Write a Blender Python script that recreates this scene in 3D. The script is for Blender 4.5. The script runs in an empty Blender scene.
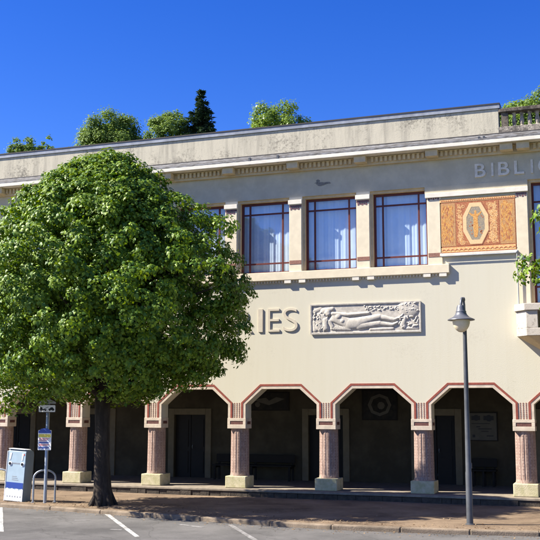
import bpy, bmesh, math, random
import numpy as np
from mathutils import Vector, Matrix
random.seed(7); rng = np.random.default_rng(11)
S = bpy.context.scene
COL = S.collection
R = math.radians
PI = math.pi

# ------------------------------------------------------------------ materials
def newmat(name):
    m = bpy.data.materials.new(name); m.use_nodes = True
    nt = m.node_tree
    return m, nt, nt.nodes['Principled BSDF']

def N(nt, t, **kw):
    n = nt.nodes.new(t)
    for k, v in kw.items():
        if k in n.inputs.keys(): n.inputs[k].default_value = v
        else: setattr(n, k, v)
    return n

def mat(name, col, rough=.8, var=.0, scale=3., bump=0., bscale=60., metal=0., spec=.3, dark=None, stretch=(1, 1, 1), lo=.42, hi=.62):
    """plain surface whose colour wanders towards `dark` in soft patches, with fine relief"""
    m, nt, b = newmat(name)
    b.inputs['Roughness'].default_value = rough
    b.inputs['Metallic'].default_value = metal
    b.inputs['Specular IOR Level'].default_value = spec
    L = nt.links.new
    c = (*col, 1)
    b.inputs['Base Color'].default_value = c
    if var > 0 or bump > 0:
        tc = N(nt, 'ShaderNodeNewGeometry')
        mp = N(nt, 'ShaderNodeMapping'); mp.inputs['Scale'].default_value = stretch
        L(tc.outputs['Position'], mp.inputs['Vector'])
    if var > 0:
        n1 = N(nt, 'ShaderNodeTexNoise', Scale=scale, Detail=8., Roughness=.65)
        L(mp.outputs[0], n1.inputs['Vector'])
        rp = N(nt, 'ShaderNodeMapRange'); rp.inputs[1].default_value = lo; rp.inputs[2].default_value = hi
        L(n1.outputs['Fac'], rp.inputs[0])
        mx = N(nt, 'ShaderNodeMix', data_type='RGBA')
        d = dark if dark else tuple(v * (1 - var) for v in col)
        mx.inputs[6].default_value = (*d, 1); mx.inputs[7].default_value = c
        L(rp.outputs[0], mx.inputs[0]); L(mx.outputs[2], b.inputs['Base Color'])
    if bump > 0:
        n2 = N(nt, 'ShaderNodeTexNoise', Scale=bscale, Detail=6., Roughness=.6)
        L(tc.outputs['Position'], n2.inputs['Vector'])
        bp = N(nt, 'ShaderNodeBump', Strength=bump, Distance=.02)
        L(n2.outputs['Fac'], bp.inputs['Height']); L(bp.outputs[0], b.inputs['Normal'])
    return m

def weathered(name, col, lichen, streak, rough=.9, lo=.5, hi=.68, slo=.56, shi=.75, vs=.5, bump=.2):
    """old render: vertical rain streaks plus scattered lichen blotches"""
    m, nt, b = newmat(name); L = nt.links.new
    b.inputs['Roughness'].default_value = rough; b.inputs['Specular IOR Level'].default_value = .2
    g = N(nt, 'ShaderNodeNewGeometry')
    mp = N(nt, 'ShaderNodeMapping'); mp.inputs['Scale'].default_value = (5, 5, vs); L(g.outputs['Position'], mp.inputs['Vector'])
    ns = N(nt, 'ShaderNodeTexNoise', Scale=1., Detail=7., Roughness=.7); L(mp.outputs[0], ns.inputs['Vector'])
    r1 = N(nt, 'ShaderNodeMapRange'); r1.inputs[1].default_value = slo; r1.inputs[2].default_value = shi; r1.inputs[4].default_value = .75
    L(ns.outputs['Fac'], r1.inputs[0])
    m1 = N(nt, 'ShaderNodeMix', data_type='RGBA'); m1.inputs[6].default_value = (*col, 1); m1.inputs[7].default_value = (*streak, 1)
    L(r1.outputs[0], m1.inputs[0])
    nl = N(nt, 'ShaderNodeTexNoise', Scale=14., Detail=5., Roughness=.75); L(g.outputs['Position'], nl.inputs['Vector'])
    nb = N(nt, 'ShaderNodeTexNoise', Scale=.9, Detail=3.); L(g.outputs['Position'], nb.inputs['Vector'])
    ml = N(nt, 'ShaderNodeMath', operation='MULTIPLY'); L(nl.outputs['Fac'], ml.inputs[0]); L(nb.outputs['Fac'], ml.inputs[1])
    r2 = N(nt, 'ShaderNodeMapRange'); r2.inputs[1].default_value = lo * .55; r2.inputs[2].default_value = hi * .55; r2.inputs[4].default_value = .8
    L(ml.outputs[0], r2.inputs[0])
    m2 = N(nt, 'ShaderNodeMix', data_type='RGBA'); m2.inputs[7].default_value = (*lichen, 1)
    L(m1.outputs[2], m2.inputs[6]); L(r2.outputs[0], m2.inputs[0])
    L(m2.outputs[2], b.inputs['Base Color'])
    n3 = N(nt, 'ShaderNodeTexNoise', Scale=45., Detail=7.); L(g.outputs['Position'], n3.inputs['Vector'])
    bp = N(nt, 'ShaderNodeBump', Strength=bump, Distance=.02); L(n3.outputs['Fac'], bp.inputs['Height']); L(bp.outputs[0], b.inputs['Normal'])
    return m

def leafmat(name, col, col2, trans=.35, rough=.38):
    m, nt, b = newmat(name); L = nt.links.new
    g = N(nt, 'ShaderNodeNewGeometry')
    mx = N(nt, 'ShaderNodeMix', data_type='RGBA'); mx.inputs[6].default_value = (*col, 1); mx.inputs[7].default_value = (*col2, 1)
    L(g.outputs['Random Per Island'], mx.inputs[0])
    L(mx.outputs[2], b.inputs['Base Color']); b.inputs['Roughness'].default_value = rough; b.inputs['Specular IOR Level'].default_value = .3
    tr = N(nt, 'ShaderNodeBsdfTranslucent')
    hs = N(nt, 'ShaderNodeHueSaturation', Saturation=1.1, Value=1.7, Hue=.485); L(mx.outputs[2], hs.inputs['Color']); L(hs.outputs[0], tr.inputs['Color'])
    ms = N(nt, 'ShaderNodeMixShader', Fac=trans); L(b.outputs[0], ms.inputs[1]); L(tr.outputs[0], ms.inputs[2])
    L(ms.outputs[0], nt.nodes['Material Output'].inputs['Surface'])
    return m

M = {}
M['stucco'] = weathered('cream_stucco', (.595, .555, .435), (.47, .43, .33), (.565, .52, .393), lo=.56, hi=.9, slo=.46, shi=.8, vs=.3, bump=.14)
M['frieze'] = mat('frieze_stucco', (.56, .50, .365), .9, .14, 2.2, .35, 50, spec=.15)
M['trim'] = mat('cream_paint', (.74, .64, .46), .75, .10, 4, .15, 60)
M['white'] = mat('white_paint', (.74, .68, .57), .7, .12, 3, .12, 50)
M['tan'] = mat('tan_tone', (.66, .50, .29), .8, .15, 5, .15, 60)
M['dentil'] = mat('dentil_paint', (.62, .50, .31), .8, .15, 5, .15, 60)
M['red'] = mat('red_brown_paint', (.30, .075, .05), .7, .25, 9, .15, 60)
M['plaque'] = mat('plaque_tile', (.17, .075, .06), .5, .35, 30, .1, 60, lo=.4, hi=.6)
M['archtrim'] = mat('pinkish_cream_paint', (.65, .54, .42), .8, .2, 5, .15, 60)
M['inlay'] = mat('inlay_tile', (.34, .17, .12), .5, .35, 40, .1, 60)
M['captile'] = mat('violet_tile', (.28, .12, .10), .4, .6, 24, 0, dark=(.09, .05, .07))
M['column'] = mat('pink_terracotta', (.39, .285, .23), .85, .3, 11, .4, 70, dark=(.25, .165, .13), stretch=(2, 2, .7), lo=.38, hi=.62)
M['dash'] = mat('column_mosaic', (.33, .215, .175), .7, .35, 18)
M['plinth'] = mat('mossy_plinth', (.56, .49, .32), .9, .3, 6, .4, 40, dark=(.42, .38, .21), lo=.38, hi=.6)
M['step'] = mat('step_stone', (.085, .068, .052), .9, .5, 7, .8, 30, lo=.35, hi=.65)
M['floor'] = mat('arcade_floor', (.27, .225, .17), .85, .3, 5, .2, 40)
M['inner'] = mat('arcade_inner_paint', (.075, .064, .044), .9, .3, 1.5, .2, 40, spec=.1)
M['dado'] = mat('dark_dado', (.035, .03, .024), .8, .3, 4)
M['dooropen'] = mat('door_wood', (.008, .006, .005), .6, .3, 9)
M['doorframe'] = mat('door_stone', (.16, .135, .09), .85, .15, 5)
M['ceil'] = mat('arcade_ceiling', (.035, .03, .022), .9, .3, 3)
M['parapet'] = weathered('weathered_render', (.52, .47, .36), (.08, .072, .06), (.27, .245, .195), lo=.50, hi=.80, slo=.45, shi=.70)
M['bal'] = weathered('weathered_stone', (.44, .38, .31), (.05, .045, .04), (.13, .11, .09), lo=.42, hi=.6, slo=.45, shi=.65, vs=1.2)
M['baldark'] = weathered('dark_stone', (.17, .14, .11), (.03, .026, .022), (.07, .06, .05), lo=.42, hi=.6, slo=.45, shi=.65, vs=1.2)  # darker tone of the balustrade stone for rail and post
M['balwhite'] = weathered('balcony_stone', (.52, .47, .40), (.22, .18, .14), (.42, .35, .28), lo=.55, hi=.75, slo=.5, shi=.72, vs=.8)
M['zinc'] = mat('old_zinc', (.20, .20, .21), .65, .45, 5, .2, 30, stretch=(1, 1, 6), dark=(.07, .065, .06))
M['coping'] = mat('coping_sheet', (.30, .32, .37), .6, .3, 3, metal=.0)
M['copdark'] = mat('coping_edge', (.05, .045, .045), .7)
M['frame'] = mat('window_wood', (.13, .03, .022), .5, .2, 12)
M['relief'] = mat('relief_stone', (.58, .53, .455), .85, .25, 9, .2, 60)
M['letter'] = mat('letter_render', (.58, .51, .39), .8, .1, 5)
M['letterw'] = mat('pale_letter', (.80, .72, .58), .7, .2, 12)
M['roof'] = mat('roof_felt', (.12, .12, .12), .9, .3, 2)
M['bark'] = mat('bark', (.050, .038, .028), .95, .5, 9, 1.0, 22, stretch=(1, 1, .25))
M['metal'] = mat('galvanised_steel', (.36, .39, .42), .45, .15, 6, metal=.6)
M['lampmetal'] = mat('grey_lamp_paint', (.13, .135, .15), .4, .15, 8, metal=.2, spec=.5)
M['poledark'] = mat('pole_paint', (.075, .079, .085), .45, .25, 5, spec=.5)
M['signwhite'] = mat('sign_white', (.78, .78, .78), .45)
M['signgrey'] = mat('sign_grey', (.33, .34, .35), .55, .15, 6)
M['black'] = mat('black_paint', (.012, .012, .014), .5)
M['blue'] = mat('blue_print', (.035, .075, .32), .4)
M['yellow'] = mat('yellow_print', (.75, .60, .10), .4)
M['redp'] = mat('red_print', (.6, .10, .07), .4)
M['paleblue'] = mat('pale_blue_panel', (.40, .51, .58), .45, .08, 5, spec=.5)
M['machside'] = mat('blue_grey_panel', (.13, .19, .24), .4, .1, 5, spec=.5)
M['ochre'] = mat('ochre_mosaic', (.72, .40, .11), .45, .35, 26, 0, dark=(.58, .22, .05), lo=.4, hi=.6)
M['mosred'] = mat('red_mosaic', (.36, .11, .05), .5, .4, 40, 0, dark=(.52, .24, .10), lo=.35, hi=.55)
M['mospale'] = mat('pale_mosaic', (.82, .56, .28), .5, .3, 40, 0, dark=(.72, .36, .12))
M['mosgrey'] = mat('grey_mosaic', (.42, .32, .19), .5, .5, 30, 0, dark=(.24, .21, .17))
M['leaffield'] = mat('leaf_field_mosaic', (.43, .20, .08), .5, .4, 30, 0, dark=(.56, .33, .14), lo=.4, hi=.6)
M['gold'] = mat('gold_mosaic', (.72, .44, .14), .4, .3, 30, 0, dark=(.55, .22, .05))
M['curtain'] = mat('curtain_cloth', (.80, .82, .84), .9, .06, 3)
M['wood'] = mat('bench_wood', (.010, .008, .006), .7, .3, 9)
M['paper'] = mat('notice_paper', (.10, .095, .08), .8, .15, 6)
M['paint_dark'] = mat('dark_painting', (.022, .02, .015), .7, .6, 7, dark=(.008, .008, .008))
M['white_line'] = mat('road_paint', (.50, .49, .46), .85, .7, 9, .2, 50, dark=(.17, .16, .15), lo=.36, hi=.56)
M['worn_line'] = mat('worn_road_paint', (.27, .26, .25), .85, .6, 8, .2, 50, dark=(.14, .132, .124), lo=.42, hi=.60)
M['leafA'] = leafmat('maple_leaf', (.035, .10, .008), (.20, .29, .018), .18, .5)
M['leafB'] = leafmat('hill_leaf', (.075, .135, .025), (.18, .26, .05), .3, .6)
M['leafC'] = leafmat('hill_leaf_pale', (.13, .21, .04), (.20, .28, .05), .3)
M['leafD'] = leafmat('spruce_needle', (.018, .040, .018), (.035, .065, .025), .1, .6)
M['litter'] = leafmat('fallen_leaf', (.14, .085, .045), (.30, .22, .13), .1, .8)
# lamp bowl (unlit frosted cover)
M['bowl'] = mat('lamp_cover', (.72, .62, .42), .35, .1, 8, spec=.5)
# glass
m, nt, b = newmat('window_glass')
nt.nodes.remove(b)
tr = N(nt, 'ShaderNodeBsdfTransparent'); tr.inputs[0].default_value = (.85, .93, 1, 1)
gl = N(nt, 'ShaderNodeBsdfGlossy'); gl.inputs['Roughness'].default_value = .03; gl.inputs['Color'].default_value = (.9, .95, 1, 1)
ms = N(nt, 'ShaderNodeMixShader'); lw = N(nt, 'ShaderNodeLayerWeight', Blend=.5)
pw = N(nt, 'ShaderNodeMath', operation='POWER'); pw.inputs[1].default_value = 4.
ma = N(nt, 'ShaderNodeMath', operation='MULTIPLY_ADD'); ma.inputs[1].default_value = .85; ma.inputs[2].default_value = .15
nt.links.new(lw.outputs['Facing'], pw.inputs[0]); nt.links.new(pw.outputs[0], ma.inputs[0])
nt.links.new(ma.outputs[0], ms.inputs[0]); nt.links.new(tr.outputs[0], ms.inputs[1]); nt.links.new(gl.outputs[0], ms.inputs[2])
nt.links.new(ms.outputs[0], nt.nodes['Material Output'].inputs['Surface'])
M['glass'] = m
# asphalt
m, nt, b = newmat('asphalt'); L = nt.links.new
g = N(nt, 'ShaderNodeNewGeometry')
n1 = N(nt, 'ShaderNodeTexNoise', Scale=.55, Detail=6., Roughness=.7); L(g.outputs['Position'], n1.inputs['Vector'])
n2 = N(nt, 'ShaderNodeTexNoise', Scale=110., Detail=3., Roughness=.8); L(g.outputs['Position'], n2.inputs['Vector'])
r1 = N(nt, 'ShaderNodeValToRGB'); r1.color_ramp.elements[0].position = .36; r1.color_ramp.elements[0].color = (.082, .078, .074, 1)
r1.color_ramp.elements[1].position = .64; r1.color_ramp.elements[1].color = (.150, .142, .134, 1); L(n1.outputs['Fac'], r1.inputs[0])
r2 = N(nt, 'ShaderNodeMapRange'); r2.inputs[1].default_value = .3; r2.inputs[2].default_value = .7; r2.inputs[3].default_value = .62; r2.inputs[4].default_value = 1.3; L(n2.outputs['Fac'], r2.inputs[0])
mm = N(nt, 'ShaderNodeMix', data_type='RGBA', blend_type='MULTIPLY'); mm.inputs[0].default_value = 1; L(r1.outputs[0], mm.inputs[6]); L(r2.outputs[0], mm.inputs[7])
vr = N(nt, 'ShaderNodeTexVoronoi', feature='DISTANCE_TO_EDGE', Scale=.45); 
nw = N(nt, 'ShaderNodeTexNoise', Scale=2.2, Detail=5.); L(g.outputs['Position'], nw.inputs['Vector'])
mw = N(nt, 'ShaderNodeMix', data_type='RGBA', blend_type='LINEAR_LIGHT'); mw.inputs[0].default_value = .25; L(g.outputs['Position'], mw.inputs[6]); L(nw.outputs['Color'], mw.inputs[7])
L(mw.outputs[2], vr.inputs['Vector'])
r3 = N(nt, 'ShaderNodeMapRange'); r3.inputs[1].default_value = 0.; r3.inputs[2].default_value = .010; r3.inputs[3].default_value = .72; r3.inputs[4].default_value = 1; L(vr.outputs['Distance'], r3.inputs[0])
m3 = N(nt, 'ShaderNodeMix', data_type='RGBA', blend_type='MULTIPLY'); m3.inputs[0].default_value = 1; L(mm.outputs[2], m3.inputs[6]); L(r3.outputs[0], m3.inputs[7])
L(m3.outputs[2], b.inputs['Base Color']); b.inputs['Roughness'].default_value = .9; b.inputs['Specular IOR Level'].default_value = .25
bp = N(nt, 'ShaderNodeBump', Strength=.6, Distance=.01); L(n2.outputs['Fac'], bp.inputs['Height']); L(bp.outputs[0], b.inputs['Normal'])
M['asphalt'] = m
# sandy pavement
m, nt, b = newmat('sandy_pavement'); L = nt.links.new
g = N(nt, 'ShaderNodeNewGeometry')
n1 = N(nt, 'ShaderNodeTexNoise', Scale=.8, Detail=8., Roughness=.72); L(g.outputs['Position'], n1.inputs['Vector'])
r1 = N(nt, 'ShaderNodeValToRGB'); e = r1.color_ramp.elements
e[0].position = .34; e[0].color = (.105, .074, .050, 1); e[1].position = .68; e[1].color = (.265, .195, .13, 1)
x = e.new(.5); x.color = (.19, .136, .09, 1); L(n1.outputs['Fac'], r1.inputs[0])
n2 = N(nt, 'ShaderNodeTexNoise', Scale=70., Detail=4., Roughness=.8); L(g.outputs['Position'], n2.inputs['Vector'])
r2 = N(nt, 'ShaderNodeMapRange'); r2.inputs[1].default_value = .3; r2.inputs[2].default_value = .7; r2.inputs[3].default_value = .6; r2.inputs[4].default_value = 1.35; L(n2.outputs['Fac'], r2.inputs[0])
mm = N(nt, 'ShaderNodeMix', data_type='RGBA', blend_type='MULTIPLY'); mm.inputs[0].default_value = 1; L(r1.outputs[0], mm.inputs[6]); L(r2.outputs[0], mm.inputs[7])
L(mm.outputs[2], b.inputs['Base Color']); b.inputs['Roughness'].default_value = .95; b.inputs['Specular IOR Level'].default_value = .15
bp = N(nt, 'ShaderNodeBump', Strength=.7, Distance=.012); L(n2.outputs['Fac'], bp.inputs['Height']); L(bp.outputs[0], b.inputs['Normal'])
M['sandy'] = m
M['kerb'] = mat('kerb_stone', (.26, .20, .14), .9, .5, 3, .5, 40, lo=.35, hi=.65)
M['hill'] = mat('hill_grass', (.06, .09, .025), .95, .4, .3)

# ------------------------------------------------------------------ mesh helpers
class MB:
    def __init__(s): s.v = []; s.f = []
    def add(s, vs, fs):
        o = len(s.v); s.v += [tuple(map(float, p)) for p in vs]; s.f += [tuple(i + o for i in f) for f in fs]; return s
    def box(s, x0, x1, y0, y1, z0, z1):
        return s.add([(x0, y0, z0), (x1, y0, z0), (x1, y1, z0), (x0, y1, z0), (x0, y0, z1), (x1, y0, z1), (x1, y1, z1), (x0, y1, z1)],
                     [(3, 2, 1, 0), (4, 5, 6, 7), (0, 1, 5, 4), (1, 2, 6, 5), (2, 3, 7, 6), (3, 0, 4, 7)])
    def xz(s, poly, y0, y1):
        """polygon in x,z (counter-clockwise seen from -y) extruded from y0 (front) to y1"""
        a = sum(poly[i][0] * poly[(i + 1) % len(poly)][1] - poly[(i + 1) % len(poly)][0] * poly[i][1] for i in range(len(poly)))
        if a < 0: poly = poly[::-1]
        n = len(poly)
        vs = [(x, y0, z) for x, z in poly] + [(x, y1, z) for x, z in poly]
        fs = [tuple(range(n)), tuple(range(2 * n - 1, n - 1, -1))] + [((i + 1) % n, i, n + i, n + (i + 1) % n) for i in range(n)]
        return s.add(vs, fs)
    def xy(s, poly, z0, z1):
        a = sum(poly[i][0] * poly[(i + 1) % len(poly)][1] - poly[(i + 1) % len(poly)][0] * poly[i][1] for i in range(len(poly)))
        if a < 0: poly = poly[::-1]
        n = len(poly)
        vs = [(x, y, z0) for x, y in poly] + [(x, y, z1) for x, y in poly]
        fs = [tuple(range(n - 1, -1, -1)), tuple(range(n, 2 * n))] + [(i, (i + 1) % n, n + (i + 1) % n, n + i) for i in range(n)]
        return s.add(vs, fs)
    def yz(s, poly, x0, x1):
        a = sum(poly[i][0] * poly[(i + 1) % len(poly)][1] - poly[(i + 1) % len(poly)][0] * poly[i][1] for i in range(len(poly)))
        if a < 0: poly = poly[::-1]
        n = len(poly)
        vs = [(x0, y, z) for y, z in poly] + [(x1, y, z) for y, z in poly]
        fs = [tuple(range(n - 1, -1, -1)), tuple(range(n, 2 * n))] + [(i, (i + 1) % n, n + (i + 1) % n, n + i) for i in range(n)]
        return s.add(vs, fs)
    def rings(s, rings, cap=True):
        n = len(rings[0]); vs = [p for r in rings for p in r]; fs = []
        for k in range(len(rings) - 1):
            for i in range(n):
                j = (i + 1) % n; fs.append((k * n + i, k * n + j, (k + 1) * n + j, (k + 1) * n + i))
        if cap: fs.append(tuple(range(n - 1, -1, -1))); fs.append(tuple(range((len(rings) - 1) * n, len(rings) * n)))
        return s.add(vs, fs)
    def lathe(s, prof, cx, cy, n=24, cap=True):
        return s.rings([[(cx + r * math.cos(2 * PI * i / n), cy + r * math.sin(2 * PI * i / n), z) for i in range(n)] for r, z in prof], cap)
    def tube(s, path, rad, n=8):
        path = [Vector(p) for p in path]
        if not hasattr(rad, '__len__'): rad = [rad] * len(path)
        rg = []; prev = None
        for i, p in enumerate(path):
            d = (path[min(i + 1, len(path) - 1)] - path[max(i - 1, 0)]).normalized()
            if prev is None:
                a = d.orthogonal().normalized()
            else:
                a = (prev - d * prev.dot(d)).normalized()
            prev = a; b = d.cross(a)
            rg.append([tuple(p + (a * math.cos(2 * PI * k / n) + b * math.sin(2 * PI * k / n)) * rad[i]) for k in range(n)])
        return s.rings(rg)
    def ell(s, c, r, nu=10, nv=6):
        prof = []
        rg = []
        for k in range(nv + 1):
            t = -PI / 2 + PI * k / nv; q = max(math.cos(t), .02)
            rg.append([(c[0] + r[0] * q * math.cos(2 * PI * i / nu), c[1] + r[1] * q * math.sin(2 * PI * i / nu), c[2] + r[2] * math.sin(t)) for i in range(nu)])
        return s.rings(rg)
    def disc_xz(s, cx, cz, r, y0, y1, n=20, rz=None):
        rz = rz or r
        return s.xz([(cx + r * math.cos(2 * PI * i / n), cz + rz * math.sin(2 * PI * i / n)) for i in range(n)], y0, y1)
    def rot(s, M4):
        s.v = [tuple(M4 @ Vector(p)) for p in s.v]; return s
    def build(s, name, m, parent=None, label=None, smooth=None, bevel=0., kind=None):
        off = Vector((0, 0, 0)); q = parent
        while q is not None: off += q.location; q = q.parent
        me = bpy.data.meshes.new(name)
        v = np.array(s.v) - np.array(off)
        me.from_pydata([tuple(p) for p in v], [], s.f); me.update()
        if smooth is not None:
            me.polygons.foreach_set('use_smooth', [True] * len(me.polygons)); me.set_sharp_from_angle(angle=R(smooth))
        me.materials.append(M[m] if isinstance(m, str) else m)
        o = bpy.data.objects.new(name, me); COL.objects.link(o)
        if parent is not None: o.parent = parent
        if label: o['label'] = label
        if kind: o['kind'] = kind
        if bevel > 0:
            bv = o.modifiers.new('Bevel', 'BEVEL'); bv.width = bevel; bv.segments = 2; bv.limit_method = 'ANGLE'; bv.angle_limit = R(40)
        return o

def thing(name, label, cat, loc, group=None):
    o = bpy.data.objects.new(name, None); COL.objects.link(o); o.empty_display_size = .3
    o.location = loc; o['label'] = label; o['category'] = cat
    if group: o['group'] = group
    return o
def tag(o, label, cat, group=None):
    o['label'] = label; o['category'] = cat
    if group: o['group'] = group
    return o

def glyph(ch, x0, x1, z0, z1, y0, y1, bold=0.):
    """one letter as a solid fitted to a box on the facade"""
    cu = bpy.data.curves.new('letter', 'FONT'); cu.body = ch; cu.extrude = .5; cu.offset = bold; cu.resolution_u = 6
    ob = bpy.data.objects.new('letter', cu); COL.objects.link(ob)
    dg = bpy.context.evaluated_depsgraph_get(); dg.update()
    me = bpy.data.meshes.new_from_object(ob.evaluated_get(dg))
    v = np.array([p.co[:] for p in me.vertices]); f = [tuple(p.vertices) for p in me.polygons]
    bpy.data.objects.remove(ob); bpy.data.curves.remove(cu); bpy.data.meshes.remove(me)
    lo = v.min(0); hi = v.max(0); t = (v - lo) / np.maximum(hi - lo, 1e-6)
    out = np.stack([x0 + t[:, 0] * (x1 - x0), y1 + t[:, 2] * (y0 - y1), z0 + t[:, 1] * (z1 - z0)], 1)
    return MB().add(out, f)

# ------------------------------------------------------------------ camera
f_px = 959.184
cam = bpy.data.cameras.new('camera'); co = bpy.data.objects.new('camera', cam); COL.objects.link(co)
r_ = Vector((.941569, .336813, .002188)); u_ = Vector((.04684, -.13737, .989412)); w_ = Vector((-.333547, .931497, .145119))
Mx = Matrix((r_, u_, -w_)).transposed().to_4x4(); Mx.translation = Vector((18.5123, -26.2446, 2.2002))
co.matrix_world = Mx
cam.sensor_width = 36; cam.lens = f_px / 540 * 36; cam.clip_end = 2000; cam.clip_start = .1
S.camera = co

# ------------------------------------------------------------------ light
KX, KY = 1.02, .40
ld = Vector((KX, KY, -1)).normalized()
elev = math.asin(-ld.z)
sun = bpy.data.lights.new('sun', 'SUN'); sun.energy = 5.0; sun.angle = R(.53); sun.color = (1, .945, .84)
so = bpy.data.objects.new('sun', sun); COL.objects.link(so); so.location = (-20, -20, 40)
so.rotation_euler = ld.to_track_quat('-Z', 'Y').to_euler()
wd = bpy.data.worlds.new('World'); S.world = wd; wd.use_nodes = True
nt = wd.node_tree; bg = nt.nodes['Background']; bg.inputs['Strength'].default_value = .078
sk = nt.nodes.new('ShaderNodeTexSky'); sk.sky_type = 'NISHITA'; sk.sun_disc = False; sk.sun_elevation = elev
sk.sun_rotation = math.atan2(-ld.x, -ld.y); sk.altitude = 800; sk.air_density = 1.0; sk.dust_density = .35; sk.ozone_density = 4.5
hs = nt.nodes.new('ShaderNodeHueSaturation'); hs.inputs['Saturation'].default_value = 1.33; hs.inputs['Hue'].default_value = .5245; nt.links.new(sk.outputs[0], hs.inputs['Color'])
nt.links.new(hs.outputs[0], bg.inputs['Color'])
S.view_settings.view_transform = 'Standard'; S.view_settings.look = 'None'; S.view_settings.gamma = 1
S.view_settings.exposure = 1.45; S.view_settings.use_curve_mapping = False
S.render.engine = 'CYCLES'

# ------------------------------------------------------------------ ground
ZS, ZR = -.2, -.295
MB().add([(-300, -300, ZR), (300, -300, ZR), (300, 300, ZR), (-300, 300, ZR)], [(0, 1, 2, 3)]).build('road', 'asphalt', kind='structure')
kp = [(-30, -1.5), (-12, -2.7), (-4, -3.62), (1.23, -4.32), (3.24, -4.5), (4.96, -4.79), (6.56, -5.09), (8.06, -5.38), (9.46, -5.65), (11.25, -5.95), (12.69, -6.10), (14.17, -6.06), (15.58, -5.93), (16.94, -5.72), (18.08, -5.5), (24, -4.6), (40, -3)]
def offs(pl, d):
    out = []
    for i, p in enumerate(pl):
        a = Vector(pl[max(i - 1, 0)]); b = Vector(pl[min(i + 1, len(pl) - 1)]); t = (b - a).normalized(); out.append((p[0] - t.y * d, p[1] + t.x * d))
    return out
ki = offs(kp, .16)
# pavement: a sheet with slight unevenness, a low mound of soil round the tree root
TX, TY = 6.14, -4.2
mb = MB(); NX = 240; NYs = 26
def kin(x):
    for (a, b) in zip(ki[:-1], ki[1:]):
        if a[0] <= x <= b[0]: return a[1] + (b[1] - a[1]) * (x - a[0]) / (b[0] - a[0])
    return ki[0][1] if x < ki[0][0] else ki[-1][1]
vs = []; fs = []
for i in range(NX + 1):
    x = -29 + 67 * i / NX; y0 = kin(x)
    for j in range(NYs + 1):
        t = j / NYs; y = y0 + (0.0 - y0) * t
        d2 = (x - TX) ** 2 + (y - TY) ** 2
        e = min(1, 4 * t, 4 * (1 - t))
        z = ZS + e * (.012 * math.sin(x * 1.7 + y) + .01 * math.sin(x * .6 - 2.3 * y)) + .07 * math.exp(-d2 / .5) * e
        vs.append((x, y, z))
for i in range(NX):
    for j in range(NYs):
        a = i * (NYs + 1) + j; fs.append((a, a + NYs + 1, a + NYs + 2, a + 1))
MB().add(vs, fs).build('pavement', 'sandy', kind='structure', smooth=60)
# kerb stones, one strip with joints
mb = MB(); 
def along(pl, step):
    out = []
    for a, b in zip(pl[:-1], pl[1:]):
        n = max(1, int((Vector(b) - Vector(a)).length / step))
        out += [(a[0] + (b[0] - a[0]) * k / n, a[1] + (b[1] - a[1]) * k / n) for k in range(n)]
    return out + [pl[-1]]
kd = along(kp, 1.0)
kdi = offs(kd, .165)
for i in range(len(kd) - 1):
    a, b, c, d = Vector(kd[i]), Vector(kd[i + 1]), Vector(kdi[i + 1]), Vector(kdi[i])
    t = (b - a).normalized() * .001
    h = random.uniform(-.012, .004)
    mb.xy([tuple(a + t), tuple(b - t), tuple(c - t), tuple(d + t)], ZR - .05, ZS + .012 + h)
mb.build('kerb', 'kerb', kind='structure', bevel=.03)
# hill behind the building
vs = []; fs = []
for i in range(41):
    for j in range(21):
        x = -70 + 3.6 * i; y = 13 + 4 * j; t = min(1, max(0, (y - 14) / 18))
        z = -.3 + 12.5 * (t * t * (3 - 2 * t)) + (y > 32) * (y - 32) * .10 + .4 * math.sin(x * .3) * t
        vs.append((x, y, z))
for i in range(40):
    for j in range(20):
        a = i * 21 + j; fs.append((a, a + 21, a + 22, a + 1))
MB().add(vs, fs).build('hill', 'hill', kind='structure', smooth=80)
# road markings (thin paint sheets 4 mm above the road)
def mark(p0, p1, w, m, name='road_marking'):
    a, b = Vector(p0), Vector(p1); d = (b - a); n = Vector((-d.y, d.x)).normalized() * w / 2
    k = 8; L_, R_ = [], []
    for i in range(k + 1):
        c = a + d * i / k; e = random.uniform(.85, 1.1); L_.append(c + n * e); R_.append(c - n * e)
    vs = [(p.x, p.y, ZR + .004) for p in L_] + [(p.x, p.y, ZR + .004) for p in R_]
    MB().add(vs, [(k + 1 + i, k + 2 + i, i + 1, i) for i in range(k)]).build(name, m, kind='structure')
mark((3.36, -4.62), (6.4, -8.9), .12, 'white_line'); mark((6.67, -4.98), (9.4, -8.6), .11, 'white_line')
mark((10.36, -6.05), (12.4, -9.2), .11, 'worn_line')
mark((5.6, -6.48), (6.0, -6.37), .1, 'worn_line'); mark((6.7, -6.49), (7.05, -6.44), .1, 'worn_line'); mark((8.3, -7.72), (8.56, -7.68), .1, 'worn_line')
mark((9.3, -6.4), (10.0, -6.7), .14, 'worn_line')

# ------------------------------------------------------------------ the building
B = 2.7; N0, N1 = -2, 8
XL, XR = N0 * B - .9, N1 * B + .9
YD = 12.0
bd = thing('arcade_building', 'long cream municipal building with octagonal red trimmed arcade and flat parapet roof', 'building', (8.1, 0, 0))
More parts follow.
